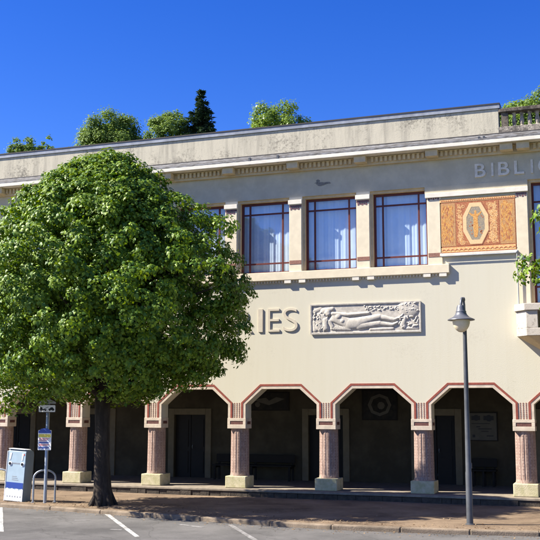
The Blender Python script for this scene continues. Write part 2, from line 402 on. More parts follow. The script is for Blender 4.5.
# lower wall with octagonal arches
p = [(XL, ZS), (N0 * B + .275, ZS)]
for n in range(N0, N1):
    a, c = n * B, (n + 1) * B
    p += [(a + .275, 2.38), (a + .78, 2.82), (c - .78, 2.82), (c - .275, 2.38)]
    if n + 1 < N1: p += [(c - .275, 1.70), (c + .275, 1.70)]
p += [(N1 * B - .275, ZS), (XR, ZS), (XR, 5.95), (18.2, 5.95), (18.2, 5.0), (16.52, 5.0), (16.52, 5.95), (XL, 5.95)]
wl = MB().xz(p, 0, .45)
PK = lambda k: 7.8793 + 2.0316 * k
xs = XL; ops = []
for j in range(-6, 3): ops.append((PK(j) + .20, PK(j + 1) - .20))
ops.append((16.52, 18.2))
for a, c in ops:
    wl.box(xs, a, 0, .45, 5.95, 8.42); xs = c
wl.box(xs, XR, 0, .45, 5.95, 8.42)
wl.box(XL, XR, .45, .6, 5.0, 5.2)
# side and rear walls
wl.box(XL, XL + .3, .45, YD, ZS, 9.9); wl.box(XR - .3, XR, .45, YD, ZS, 9.9); wl.box(XL + .3, XR - .3, YD - .3, YD, ZS, 9.9)
wl.build('wall', 'stucco', bd)
MB().box(XL, XR, 0, .45, 8.42, 9.60).box(13.72, 16.515, -.004, 0, 8.222, 8.42).build('frieze', 'frieze', bd, label='upper wall band under the cornice')  # second box: darker sheet standing in for cornice shade above the panel moulding
MB().box(XL + .3, XR - .3, .45, YD - .3, 9.6, 9.8).build('roof', 'roof', bd)
# arcade interior
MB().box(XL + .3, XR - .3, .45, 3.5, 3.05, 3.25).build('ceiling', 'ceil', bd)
YB = 3.5
dcs = [1.45, 5.03, 9.76, 13.28, -1.75, 17.0, 20.4]
bw = MB(); xs = XL + .3
for c in sorted(dcs):
    bw.box(xs, c - .57, YB, YB + .25, 0, 3.25); bw.box(c - .57, c + .57, YB, YB + .25, 2.06, 3.25); xs = c + .57
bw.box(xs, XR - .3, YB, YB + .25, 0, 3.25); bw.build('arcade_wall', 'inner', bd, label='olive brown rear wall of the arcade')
# upper floor slab + interior partition stop light leaks
MB().box(XL + .3, XR - .3, YB + .25, YD - .3, 3.0, 3.2).box(XL + .3, XR - .3, .6, YD - .3, 5.0, 5.2).box(XL + .3, XR - .3, .6, YB, 3.25, 3.3).build('floor_slab', 'ceil', bd)
MB().box(XL, XR, -.47, YB + .4, -.06, 0).build('arcade_floor', 'floor', bd, bevel=.01)
# rubble step under the floor edge
mb = MB(); x = XL
while x < XR:
    w = random.uniform(.2, .55); mb.box(x, min(x + w - .004, XR), -.43 - random.uniform(0, .035), .3, -.34, -.062 - random.uniform(0, .012)); x += w
mb.build('step', 'step', bd, bevel=.012)
for c in dcs:
    d = MB().box(c - .57, c - .02, YB + .12, YB + .17, 0, 2.06).box(c + .0, c + .57, YB + .12, YB + .17, 0, 2.06)
    for sx in (-1, 1):
        for z0, z1 in ((.15, .85), (1.0, 1.9)): d.box(c + sx * .28 - .17, c + sx * .28 + .17, YB + .10, YB + .125, z0, z1)
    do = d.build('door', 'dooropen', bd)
    MB().box(c - .78, c - .573, YB - .05, YB + .1, 0, 2.27).box(c + .573, c + .78, YB - .05, YB + .1, 0, 2.27).box(c - .571, c + .571, YB - .05, YB + .1, 2.063, 2.27).build('door_frame', 'doorframe', do, bevel=.01)
    MB().tube([(c + .06, YB + .09, .95), (c + .06, YB + .06, 1.0), (c + .06, YB + .09, 1.06)], .012).build('handle', 'metal', do)

# arch trims
for n in range(N0, N1):
    a, c = n * B, (n + 1) * B
    def path(o):   # offset outwards from the opening by o
        k = o * .414
        return [(a + .275 - o, 1.98 if o else 1.98), (a + .275 - o, 2.38 + k * .9), (a + .78 - k * .95, 2.82 + o), (c - .78 + k * .95, 2.82 + o), (c - .275 + o, 2.38 + k * .9), (c - .275 + o, 1.98)]
    def band(o0, o1, d, m, nm, par):
        P, Q = path(o0), path(o1); mb = MB()
        for i in range(5):
            mb.xz([P[i], P[i + 1], Q[i + 1], Q[i]], -d, -.0)
        return mb.build(nm, m, par)
    t = band(.002, .080, .014, 'archtrim', 'arch_trim', bd)
    band(.080, .138, .020, 'red', 'red_band', t)
for n in range(N0, N1 + 1):
    a = n * B
    # capital block: collar frame, dark plaque, inlay strips; column shaft, plinth
    cb = MB().box(a - .285, a + .285, -.022, .46, 1.685, 1.80).box(a - .285, a + .285, -.022, .46, 1.90, 1.985)
    cb.box(a - .285, a - .2, -.022, .46, 1.8, 1.9).box(a + .2, a + .285, -.022, .46, 1.8, 1.9)
    cap = cb.build('capital', 'archtrim', bd, bevel=.006)
    MB().box(a - .2, a + .2, -.012, .1, 1.801, 1.899).build('plaque', 'plaque', cap)
    MB().box(a + .278, a + .292, .1, .36, 1.81, 1.89).build('plaque', 'plaque', cap)
    MB().box(a - .13, a + .13, -.006, 0, 1.987, 2.42).build('inlay_ground', 'archtrim', bd)
    mb = MB()
    for o in (-.075, 0, .075):
        z = 1.99
        while z < 2.42: mb.box(a + o - .012, a + o + .012, -.012, .0, z, z + .042); z += .056
    mb.build('mosaic_inlay', 'inlay', bd)
    # fluted shaft
    NF = 16; zz = [(.335, .28), (.37, .28), (.41, .272)]
    nd = 15
    for k in range(nd):
        for h in (.25, .75): zz.append((.42 + (k + h) * 1.17 / nd, .2715 - .008 * (k + h) / nd))
    zz += [(1.60, .262), (1.684, .262)]
    rg = []
    for z, rr in zz:
        fl = .41 <= z <= 1.6
        rg.append([(a + rr * (.955 if (fl and k % 4 in (0,)) else 1) * math.cos(2 * PI * (k + .5 * (k % 4 == 9)) / (NF * 4)), .275 + rr * (.955 if (fl and k % 4 in (0,)) else 1) * math.sin(2 * PI * k / (NF * 4)), z) for k in range(NF * 4)])
    cs = MB().rings(rg).build('column_shaft', 'column', bd, smooth=25)
    cs.data.materials.append(M['dash'])
    for pi_, pl_ in enumerate(cs.data.polygons):
        if pi_ >= (len(rg) - 1) * NF * 4: break
        r_i, k_i = divmod(pi_, NF * 4)
        if r_i >= 3 and r_i < 3 + 2 * nd and (r_i - 3) % 2 == 0 and k_i % 4 in (1, 2): pl_.material_index = 1
    MB().box(a - .32, a + .32, -.08, .59, 0, .335).build('plinth', 'plinth', bd, bevel=.02)

# windows of the upper floor
def window(a, c, z0, z1, low=False):
    w = c - a; h = z1 - z0; y = .17
    mb = MB(); t = .055
    mb.box(a, a + t, y, y + .08, z0, z1).box(c - t, c, y, y + .08, z0, z1).box(a + t, c - t, y, y + .08, z1 - t, z1).box(a + t, c - t, y, y + .08, z0, z0 + t * 1.1)
    xa, xb = a + w * .165, a + w * .83; za, zb = z0 + h * .145, z0 + h * .845; t2 = .022
    for xx in (xa, xb): mb.box(xx - t2, xx + t2, y + .012, y + .068, z0 + t, z1 - t)
    for zz in (za, zb):
        for p0, p1 in ((a + t, xa - t2), (xa + t2, xb - t2), (xb + t2, c - t)): mb.box(p0, p1, y + .016, y + .064, zz - t2, zz + t2)
    o = mb.build('window', 'frame', bd)
    MB().add([(a + .02, y + .04, z0 + .02), (c - .02, y + .04, z0 + .02), (c - .02, y + .04, z1 - .02), (a + .02, y + .04, z1 - .02)], [(0, 1, 2, 3)]).build('pane', 'glass', o)
    # hanging curtain with pleats
    K = 90; vs = []; ph = random.uniform(0, 6)
    for i in range(K + 1):
        x = a - .05 + (w + .1) * i / K
        yy = y + .17 + (.004 + .002 * math.sin(i * .11 + 3 * ph)) * math.sin(i * (1.05 + .1 * math.sin(ph)) + ph) + .010 * math.sin(i * .43 + 2 * ph)
        vs += [(x, yy, z0 - .02), (x + .006 * math.sin(i), yy * .995 + .002, z1 + .02)]
    MB().add(vs, [(2 * i, 2 * i + 2, 2 * i + 3, 2 * i + 1) for i in range(K)]).build('curtain', 'curtain', o, smooth=80)
    return o
for (a, c) in ops[:-1]:
    window(a + .075, c - .002, 6.2, 8.34)
    MB().box(a, a + .073, .06, .36, 6.2, 8.345).box(a, c, .06, .30, 8.347, 8.42).build('window_surround', 'tan', bd)  # tan puts the bounce-lit shade of the recess into the colour
window(16.6, 18.12, 5.02, 8.34)
MB().box(16.52, 16.6, .06, .3, 5.0, 8.345).box(16.52, 18.2, .06, .3, 8.347, 8.42).box(18.122, 18.2, .06, .3, 5.0, 8.345).build('window_surround', 'tan', bd)
# sill band with dentils
SX0, SX1 = PK(-6) - .3, 14.37
sl = MB().box(SX0, SX1, -.10, .16, 5.955, 6.2).build('window_sill', 'trim', bd, bevel=.012)
def comb(x0, x1, pitch, w, zt, zm, zb, skip=()):
    P = [(x0, zt), (x0, zm)]; x = x0 + .05
    while x < x1 - w - .03:
        if all(abs(x + w / 2 - q) > d for q, d in skip): P += [(x, zm), (x, zb), (x + w, zb), (x + w, zm)]
        x += pitch
    return P + [(x1, zm), (x1, zt)]
MB().xz(comb(SX0, SX1, .09, .045, 5.954, 5.94, 5.885), -.055, 0).build('sill_dentils', 'trim', sl)
for k in range(-6, 4):
    for o in (-.22, .22): MB().box(PK(k) + o - .1, PK(k) + o + .1, -.092, .0, 5.86, 5.953).build('sill_bracket', 'white', sl, bevel=.006)
# piers between windows
for k in range(-6, 4):
    c = PK(k); x0, x1 = c - .185, c + (.185 if k < 3 else .21)
    pr = MB().box(x0, x1, -.03, 0, 6.201, 8.17).build('pier', 'trim', bd, bevel=.006)
    if k < 3: MB().box(x0 - .025, x1 + .025, -.085, .0, 8.19, 8.32).box(x0 + .0, x1 - .0, -.06, 0, 8.172, 8.188).build('pier_cap', 'white', pr, bevel=.006)
    mb = MB()
    for q in range(5):
        xx = x0 + .03 + q * (x1 - x0 - .1) / 4.6; mb.box(xx, xx + .045, -.036, -.02, 8.03 + (.02 if q % 2 else 0), 8.10)
    mb.box(x0, x1, -.038, -.02, 8.11, 8.165)
    mb.build('pier_tiles', 'captile', pr)
    MB().box(x0 + .005, x1 - .005, -.038, -.02, 6.42, 6.53).build('tile_strip', 'inlay', pr)
# mosaic panel between pilasters
mo = MB().box(13.74, 16.53, -.075, 0, 8.09, 8.22).build('panel_moulding', 'white', bd, bevel=.006)
pl = MB().box(16.19, 16.5, -.03, 0, 5.0, 8.09).build('pier', 'trim', bd, bevel=.006)
mb = MB()
for q in range(4): mb.box(16.22 + q * .07, 16.265 + q * .07, -.036, -.02, 7.95 + .02 * (q % 2), 8.01)
mb.box(16.2, 16.49, -.038, -.02, 8.02, 8.07); mb.build('pier_tiles', 'captile', pl)
MB().box(14.12, 16.19, -.07, 0, 6.43, 6.50).build('panel_sill', 'white', bd, bevel=.006)
PX0, PX1, PZ0, PZ1 = 14.14, 16.18, 6.503, 7.93
mp_ = MB().box(PX0, PX1, -.03, 0, PZ0, PZ1).build('mosaic_panel', 'mosred', bd, label='ochre and red mosaic panel with a figure in an octagonal medallion')
MB().box(PX0, PX1, -.036, -.03, 7.93 - .0, 8.03).build('mosaic_border', 'mospale', mp_)
mb = MB()
for q in range(34):
    xx = PX0 + .03 + q * .06; mb.xz([(xx, 7.95), (xx + .03, 7.99), (xx + .06, 7.95)], -.04, -.03)
for q in range(17):
    xx = PX0 + .03 + q * .119
    mb.xz([(xx, 6.56), (xx + .03, 6.60), (xx + .06, 6.615), (xx + .09, 6.60), (xx + .117, 6.56), (xx + .09, 6.575), (xx + .06, 6.585), (xx + .03, 6.575)], -.04, -.03)
mb.build('mosaic_wave', 'mosred', mp_)
MB().box(PX0 + .02, PX1 - .02, -.036, -.03, 6.53, 6.66).build('mosaic_border', 'mospale', mp_)
cxm, czm = 15.11, 7.30
# side fields of gold leaves
MB().box(PX0 + .02, PX0 + .42, -.033, -.03, 6.69, 7.90).build('leaf_field', 'leaffield', mp_); MB().box(PX1 - .42, PX1 - .02, -.033, -.03, 6.69, 7.90).build('leaf_field', 'leaffield', mp_)
mb = MB(); mr = MB()
for side in (0, 1):
    xa = PX0 + .03 if side == 0 else PX1 - .41
    for q in range(240):
        x0 = xa + random.uniform(.02, .34); z0 = random.uniform(6.72, 7.76); an = PI / 2 + (x0 - xa - .19) * 1.2 + random.uniform(-.35, .35); ln = random.uniform(.09, .17); wd_ = ln * .13
        dx, dz = math.cos(an), math.sin(an)
        P = [(x0, z0), (x0 + dx * ln * .5 - dz * wd_, z0 + dz * ln * .5 + dx * wd_), (x0 + dx * ln, z0 + dz * ln), (x0 + dx * ln * .5 + dz * wd_, z0 + dz * ln * .5 - dx * wd_)]
        P = [(min(max(u, xa), xa + .38), v) for u, v in P]
        (mb if q % 4 else mr).xz(P, -.0335 - .000005 * q, -.0331)
mb.build('gold_leaves', 'gold', mp_); mr.build('red_leaves', 'mosred', mp_)
# scrolls
mb = MB(); MB().box(PX0 + .44, PX1 - .44, -.033, -.03, 6.69, 7.90).build('scroll_field', 'mosred', mp_)
for q in range(1100):
    x0 = random.uniform(PX0 + .50, PX1 - .50); z0 = random.uniform(6.75, 7.84)
    if abs(x0 - cxm) < .37 and abs(z0 - czm) < .55 - .5 * max(0, abs(x0 - cxm) - .2): continue
    r0 = random.uniform(.025, .05); st = random.uniform(0, 6.28); K = 10; a_, b_ = [], []
    for i in range(K + 1):
        t = i / K; an = st + t * 4.6; r1 = r0 * (1 - .6 * t); th = .008 * (1 - .5 * t)
        a_.append((x0 + (r1 + th) * math.cos(an), z0 + (r1 + th) * math.sin(an))); b_.append((x0 + (r1 - th) * math.cos(an), z0 + (r1 - th) * math.sin(an)))
    yq = -.0335 - .000002 * q
    vs = [(u, yq, v) for u, v in a_] + [(u, yq, v) for u, v in b_]
    mb.add(vs, [(i, i + 1, K + 2 + i, K + 1 + i) for i in range(K)])
mb.build('scrolls', 'mospale', mp_)
def octa(hw, hh, cwid, chh): return [(cxm - cwid, czm + hh), (cxm - hw, czm + chh), (cxm - hw, czm - chh), (cxm - cwid, czm - hh), (cxm + cwid, czm - hh), (cxm + hw, czm - chh), (cxm + hw, czm + chh), (cxm + cwid, czm + hh)]
O1, O2, O3 = octa(.365, .60, .165, .22), octa(.345, .575, .155, .21), octa(.245, .46, .105, .17)
mb = MB()
for i in range(8): mb.xz([O1[i], O1[(i + 1) % 8], O2[(i + 1) % 8], O2[i]], -.0375, -.0301)
mb.build('medallion_edge', 'mosred', mp_)
mb = MB()
for i in range(8): mb.xz([O2[i], O2[(i + 1) % 8], O3[(i + 1) % 8], O3[i]], -.039, -.0302)
mb.build('medallion_frame', mat('medallion_cream', (.80, .56, .29), .5, .15, 30), mp_)
MB().xz(O3, -.0365, -.0303).build('medallion_ground', 'mosgrey', mp_)
fg = [(-.035, .33), (.0, .37), (.035, .33), (.03, .28), (.05, .25), (.12, .29), (.17, .33), (.19, .31), (.14, .24), (.07, .18), (.065, .05), (.08, -.1), (.07, -.25), (.04, -.38), (.0, -.40), (-.05, -.38), (-.06, -.25), (-.075, -.1), (-.06, .05), (-.07, .18), (-.14, .22), (-.19, .29), (-.17, .31), (-.11, .27), (-.05, .25), (-.03, .28)]
MB().xz([(cxm + u * .92, czm + v) for u, v in fg], -.038, -.0366).build('figure', 'gold', mp_)
mb = MB()
for q in range(14):
    s = -1 if q % 2 else 1; u = s * random.uniform(.08, .2); v = random.uniform(-.34, .2); 
    if abs(u) > .26 - .2 * max(0, abs(v) - .16): continue
    mb.disc_xz(cxm + u, czm + v, .022, -.0375, -.0366, 7)
mb.build('figure_flowers', 'mosred', mp_)
# thin pipe right of the panel, from a small box down to the balcony
MB().tube([(16.19, -.09, 6.47), (16.19, -.09, 5.0)], .017).ell((16.19, -.09, 6.44), (.05, .05, .05)).tube([(14.14, -.085, 6.415), (16.19, -.085, 6.415)], .014).build('cable_duct', 'signgrey', bd, smooth=60)

# cornice
brx = [PK(k) for k in range(-6, 3)] + [13.99, 16.02, 16.46, 18.3, 20.3]
MB().box(XL, XR, -.10, 0, 9.17, 9.40).build('cornice_band', 'dentil', bd)
MB().xz(comb(XL, XR, .132, .07, 9.385, 9.37, 9.235, [(q, .22) for q in brx]), -.17, -.1005).build('dentil_course', 'dentil', bd)
for q in brx: MB().box(q - .17, q + .17, -.36, -.0995, 9.21, 9.399).build('cornice_bracket', 'dentil', bd, bevel=.01)
MB().box(XL, XR, -.455, 0, 9.401, 9.50).build('cornice', 'white', bd, bevel=.008)
MB().yz([(-.44, 9.502), (-.435, 9.56), (-.13, 9.74), (0, 9.74), (0, 9.502)], XL, XR).build('gutter_slope', 'zinc', bd)
MB().tube([(XL, -.36, 9.585), (XR, -.36, 9.585)], .022, 6).tube([(XL, -.15, 9.735), (XR, -.15, 9.735)], .016, 6).build('gutter_edge', 'copdark', bd)
for xx, yy in ((8.62, -.42), (9.5, -.42), (15.32, -.41), (15.45, -.41), (4.9, -.42)):
    MB().box(xx - .03, xx + .03, yy - .025, yy + .02, 9.40, 9.62).build('drain_spout', 'poledark', bd)
PE = 15.83
MB().box(XL, PE, -.10, .2, 9.74, 10.46).build('parapet', 'parapet', bd, bevel=.012)
MB().box(XL, PE + .03, -.135, .26, 10.462, 10.575).build('coping', 'coping', bd)
MB().box(XL, PE + .04, -.15, .28, 10.577, 10.61).build('coping_cover', 'copdark', bd)
MB().box(PE + .002, XR, -.10, .2, 9.74, 9.93).build('balustrade_base', 'bal', bd, bevel=.012)
MB().box(PE + .002, XR, -.12, .2, 10.34, 10.45).build('balustrade_rail', 'baldark', bd, bevel=.015)
MB().box(PE + .06, PE + .24, -.07, .16, 9.931, 10.339).build('balustrade_post', 'baldark', bd)
x = PE + .40; bme = None
while x < XR - .1:
    if bme is None:
        bo = MB().lathe([(.065, 9.931), (.065, 9.96), (.042, 9.98), (.062, 10.06), (.06, 10.12), (.040, 10.24), (.045, 10.26), (.06, 10.29), (.06, 10.339)], x, .05, 10).build('baluster', 'bal', bd, smooth=40); bme = bo; x0b = x
    else:
        c = bme.copy(); COL.objects.link(c); c.parent = bd; c.location = (x - x0b, 0, 0)
    x += .205
# balcony on a tapering corbel
def cring(d, x0, z): return [(x0, 0, z), (x0, -max(d - .3, .02), z), (x0 + .28, -d, z), (20.3 - (x0 - 16.13), -d, z), (20.58 - (x0 - 16.13), -max(d - .3, .02), z), (20.58 - (x0 - 16.13), 0, z)]
bal = MB().rings([cring(.62, 16.13, 4.14), cring(.62, 16.13, 4.34)]).rings([cring(.66, 16.09, 4.80), cring(.66, 16.09, 4.98)]).build('balcony', 'balwhite', bd, bevel=.012)
MB().rings([cring(.12, 17.1, 3.55), cring(.58, 16.17, 4.138)]).build('balcony_corbel', 'tan', bal)
mb = MB()
q = [(16.13, 0), (16.13, -.31), (16.41, -.61), (16.70, -.61), (16.70, -.47), (16.47, -.47), (16.27, -.25), (16.27, 0)]
MB().xy(q, 4.342, 4.798).build('balcony_pier', 'balwhite', bal, bevel=.01)
x = 16.98
while x < 19.8: MB().box(x, x + .14, -.6, -.48, 4.342, 4.798).build('balcony_baluster', 'balwhite', bal, bevel=.01); x += .42
MB().box(20.0, 20.58, -.6, 0, 4.342, 4.798).build('balcony_pier', 'balwhite', bal, bevel=.01)
MB().box(16.3, 20.4, -.44, -.0, 4.342, 4.36).build('balcony_floor', 'step', bal)
# wall patch where plaster has come off
mb = MB(); pc = []
for i in range(26):
    an = 2 * PI * i / 26; rr = 1 + .25 * math.sin(3 * an + 1) + random.uniform(-.15, .15); pc.append((10.72 + .21 * rr * math.cos(an), 8.76 + .055 * rr * math.sin(an)))
pc2 = [(10.60 + .06 * math.cos(t), 8.85 + .045 * math.sin(t)) for t in [2 * PI * k / 9 for k in range(9)]]
mb.xz(pc, -.006, 0).xz(pc2, -.0045, 0).build('plaster_patch', mat('bare_plaster', (.27, .25, .21), .95, .4, 20), bd)

# ------------------------------------------------------------------ lettering, relief
lt = thing('wall_lettering', 'large raised cream capital letters ending in IES on the wall', 'lettering', (9.0, -.001, 4.46))
for ch, x0, x1 in (('R', 8.02, 8.58), ('I', 8.76, 8.90), ('E', 9.06, 9.42), ('S', 9.53, 9.97)):
    glyph(ch, x0, x1, 4.47, 5.14, -.030, -.001, -.014).build('letter', 'letter', lt)
lt = thing('frieze_lettering', 'pale raised capitals BIBLIO on the wall band below the cornice', 'lettering', (16.0, -.001, 8.58))
for ch, x0, x1 in (('B', 15.13, 15.42), ('I', 15.575, 15.635), ('B', 15.76, 16.06), ('L', 16.19, 16.45), ('I', 16.625, 16.685), ('O', 16.82, 17.18)):
    glyph(ch, x0, x1, 8.585, 8.96, -.035, -.001, .012).build('letter', 'letterw', lt)

# relief: a height field carved from capsules
RX0, RX1, RZ0, RZ1 = 10.38, 13.53, 4.385, 5.195
rl = thing('relief_panel', 'long white stone relief of a reclining figure mounted on the cream wall', 'relief', (11.95, 0, RZ0))
NXr, NZr = 300, 84
X, Z = np.meshgrid(np.linspace(50, 500, NXr), np.linspace(180, 50, NZr))
H = np.zeros_like(X)
def cap_(x0, y0, r0, x1, y1, r1, amp):
    global H
    dx, dy = x1 - x0, y1 - y0; L2 = dx * dx + dy * dy + 1e-9
    t = np.clip(((X - x0) * dx + (Z - y0) * dy) / L2, 0, 1)
    d = np.hypot(X - x0 - t * dx, Z - y0 - t * dy); r = r0 + (r1 - r0) * t
    H = np.maximum(H, amp * np.sqrt(np.clip(1 - (d / r) ** 2, 0, 1)))
for a in [(152, 112, 21, 215, 140, 24, .10), (215, 140, 26, 245, 138, 26, .12), (245, 133, 21, 335, 112, 13, .12), (252, 150, 19, 335, 141, 12, .10), (335, 112, 13, 395, 128, 8, .10),
          (335, 142, 11, 388, 150, 8, .09), (388, 150, 8, 408, 140, 6, .09), (395, 128, 8, 412, 120, 5, .09), (165, 106, 15, 166, 106, 15, .145), (183, 126, 13, 184, 126, 13, .135),
          (143, 92, 10, 205, 99, 9, .10), (205, 99, 9, 292, 93, 7, .095), (120, 84, 15, 124, 92, 13, .13), (104, 78, 14, 140, 70, 10, .09), (92, 110, 24, 84, 150, 20, .075), (110, 120, 14, 112, 158, 13, .10),
          (66, 128, 13, 66, 165, 10, .05), (128, 128, 10, 140, 150, 9, .08), (140, 158, 9, 215, 166, 7, .06), (450, 78, 40, 462, 84, 34, .09), (430, 150, 13, 440, 118, 9, .09), (300, 168, 7, 390, 166, 6, .05), (62, 80, 9, 90, 66, 8, .03), (440, 168, 7, 490, 166, 7, .05)]: cap_(*a)
rr = random.Random(5)
for k in range(26): x0, y0 = rr.uniform(415, 490), rr.uniform(108, 165); an = rr.uniform(0, 3.1); cap_(x0, y0, 5, x0 + 11 * math.cos(an), y0 - 11 * math.sin(an), 2.5, rr.uniform(.05, .11))
for k in range(30): x0, y0 = rr.uniform(420, 488), rr.uniform(55, 95); cap_(x0, y0, 5, x0 + rr.uniform(-4, 4), y0 + rr.uniform(-3, 3), 4, rr.uniform(.08, .12))
for k in range(34): x0, y0 = rr.uniform(265, 415), rr.uniform(60, 84); cap_(x0, y0, 4, x0 + rr.uniform(-5, 5), y0 + rr.uniform(-3, 3), 3, rr.uniform(.03, .065))
for k in range(40): x0, y0 = rr.uniform(60, 125), rr.uniform(80, 168); cap_(x0, y0, 3.5, x0 + rr.uniform(-6, 6), y0 + rr.uniform(4, 10), 2.5, rr.uniform(.05, .11))
for k in range(10): cap_(145 + k * 6, 150 + .6 * k, 2.2, 150 + k * 7, 166, 2, .075)
edge = np.minimum(np.minimum(X - 50, 500 - X), np.minimum(Z - 50, 180 - Z))
H[edge < 4] = np.maximum(H[edge < 4], .055)
xs_ = RX0 + (X - 50) / 450 * (RX1 - RX0); zs_ = RZ0 + (180 - Z) / 130 * (RZ1 - RZ0)
vs = np.stack([xs_, -.02 - H * .42, zs_], -1).reshape(-1, 3)
ix = np.arange(NXr * NZr).reshape(NZr, NXr)
fs = [tuple(t) for t in np.stack([ix[:-1, :-1], ix[:-1, 1:], ix[1:, 1:], ix[1:, :-1]], -1).reshape(-1, 4)]
mb = MB().add(vs, fs); mb.build('carving', 'relief', rl, smooth=70)
MB().box(RX0 - .015, RX1 + .015, -.021, -.001, RZ0 - .015, RZ1 + .015).box(RX0 - .02, RX1 + .02, -.045, -.022, RZ0 - .03, RZ0 - .002).box(RX0 - .02, RX1 + .02, -.045, -.022, RZ1 + .002, RZ1 + .02).box(RX1 + .002, RX1 + .02, -.045, -.022, RZ0, RZ1).box(RX0 - .02, RX0 - .002, -.045, -.022, RZ0, RZ1).build('relief_frame', 'relief', rl)

# ------------------------------------------------------------------ things inside the arcade
def bench(x0, x1, y, label):
    t = thing('bench', label, 'bench', ((x0 + x1) / 2, y, 0), 'dark benches in the arcade')
    MB().box(x0, x1, y - .2, y + .2, .44, .49).build('seat', 'wood', t, bevel=.008)
    MB().box(x0, x1, y + .17, y + .2, .55, .8).build('backrest', 'wood', t, bevel=.008)
    for xx in (x0 + .08, (x0 + x1) / 2, x1 - .08): MB().box(xx - .03, xx + .03, y - .18, y - .13, 0, .438).box(xx - .03, xx + .03, y + .201, y + .24, 0, .8).box(xx - .03, xx + .03, y - .129, y + .2, .38, .438).build('leg', 'wood', t)
bench(6.1, 8.8, 3.1, 'long dark bench against the arcade wall between the two middle doorways')
bench(14.35, 15.1, 3.15, 'short dark bench under the notice board behind the lamp post')
nb = thing('notice_board', 'pale notice board with dark pictures on the arcade wall right of the lamp post', 'notice board', (14.7, YB, 1.3))
MB().box(14.3, 15.1, YB - .04, YB - .001, 1.34, 2.14).build('board', 'paper', nb)
mb = MB()
for x0, x1, z0, z1 in ((14.36, 14.62, 1.93, 2.06), (14.72, 15.02, 1.93, 2.06), (14.38, 14.46, 1.42, 1.5), (14.56, 14.95, 1.66, 1.685), (14.64, 14.86, 1.59, 1.61), (14.5, 14.62, 1.72, 1.75), (14.8, 15.0, 1.45, 1.48), (14.36, 14.9, 1.82, 1.84)):
    mb.box(x0, x1, YB - .046, YB - .04, z0, z1)
mb.disc_xz(14.5, 2.0, .09, YB - .048, YB - .0405, 12).disc_xz(14.88, 1.99, .1, YB - .048, YB - .0405, 9).build('pictures', 'black', nb)
MB().box(14.27, 14.3, YB - .05, YB, 1.31, 2.17).box(15.1, 15.13, YB - .05, YB, 1.31, 2.17).box(14.3, 15.1, YB - .05, YB, 2.14, 2.17).box(14.3, 15.1, YB - .05, YB, 1.31, 1.34).build('frame', 'wood', nb)
def painting(x0, x1, z0, z1, label, kind):
    t = thing('wall_picture', label, 'picture', ((x0 + x1) / 2, YB, z0), 'faded pictures on the arcade wall')
    MB().box(x0, x1, YB - .03, YB - .001, z0, z1).build('canvas', 'paint_dark', t)
    mb = MB(); cx, cz = (x0 + x1) / 2, (z0 + z1) / 2; w, h = x1 - x0, z1 - z0
    if kind == 0:
        for i in range(8):
            a0, a1 = 2 * PI * i / 8, 2 * PI * (i + 1) / 8
            mb.xz([(cx + .36 * w * math.cos(a0), cz + .4 * h * math.sin(a0)), (cx + .36 * w * math.cos(a1), cz + .4 * h * math.sin(a1)), (cx + .26 * w * math.cos(a1), cz + .29 * h * math.sin(a1)), (cx + .26 * w * math.cos(a0), cz + .29 * h * math.sin(a0))], YB - .036, YB - .0301)
        mb.disc_xz(cx + .05, cz - .02, .12, YB - .038, YB - .0301, 9)
    else:
        mb.xz([(x0 + .1, cz + .05), (cx - .1, cz + .12), (cx, cz + .02), (cx + .25, cz + .14), (x1 - .12, cz + .08), (cx + .3, cz - .02), (cx, cz - .12), (cx - .3, cz - .04)], YB - .036, YB - .0301)
        mb.disc_xz(x0 + .25, cz - .1, .09, YB - .036, YB - .0301, 8)
    mb.build('motif', 'paper', t)
    MB().box(x0 - .04, x0, YB - .04, YB, z0 - .04, z1 + .04).box(x1, x1 + .04, YB - .04, YB, z0 - .04, z1 + .04).box(x0, x1, YB - .04, YB, z1, z1 + .04).box(x0, x1, YB - .04, YB, z0 - .04, z0).build('frame', 'wood', t)
painting(11.0, 12.05, 1.95, 2.82, 'dim picture with a ring motif on the arcade wall right of a doorway', 0)
painting(7.2, 8.5, 2.24, 2.76, 'dim wide picture with winged motif high on the arcade wall above the bench', 1)

# ------------------------------------------------------------------ street furniture
# ticket machine, leaning slightly to the right
mc = thing('ticket_machine', 'pale blue and white pay machine with two round dials at the kerb', 'machine', (3.33, -3.98, ZS))
tilt = Matrix.Translation((3.33, -3.98, ZS)) @ Matrix.Rotation(R(3.2), 4, 'Y') @ Matrix.Translation((-3.33, 3.98, -ZS))
def mcb(mb, *a, **k): mb.rot(tilt); return mb.build(*a, **k)
mx0, mx1, my0, my1 = 3.03, 3.63, -4.0, -3.62
Hm = 1.36
prof = [(my0, ZS), (my0, ZS + Hm - .06), (my0 + .02, ZS + Hm - .02), (my0 + .07, ZS + Hm), (my1 - .12, ZS + Hm - .01), (my1 - .03, ZS + Hm - .05), (my1, ZS + Hm - .14), (my1, ZS)]
mcb(MB().yz(prof, mx0 + .02, mx1 - .02), 'body', 'machside', mc, bevel=.015)
mcb(MB().box(mx0 + .025, mx1 - .025, my0 - .012, my0 - .001, ZS + .30, ZS + 1.31), 'front_panel', 'paleblue', mc, bevel=.004)
mcb(MB().box(mx0, mx0 + .018, my0 - .02, my1, ZS, ZS + Hm - .05).box(mx0 + .02, mx1 - .02, my0 - .005, my0 + .2, ZS + Hm + .002, ZS + Hm + .02), 'trim', 'signwhite', mc, bevel=.004)
mb = MB(); pw = [(mx0 + .025, ZS + .02)]
pw += [(mx1 - .025, ZS + .02), (mx1 - .025, ZS + .32)]
for i in range(1, 18): pw.append((mx1 - .025 - .55 * i / 18, ZS + .325 + .022 * math.sin(i * 1.3) + .012 * math.sin(i * 2.9)))
pw.append((mx0 + .025, ZS + .32))
mcb(mb.xz(pw, my0 - .02, my0 - .0125), 'white_base', 'signwhite', mc)
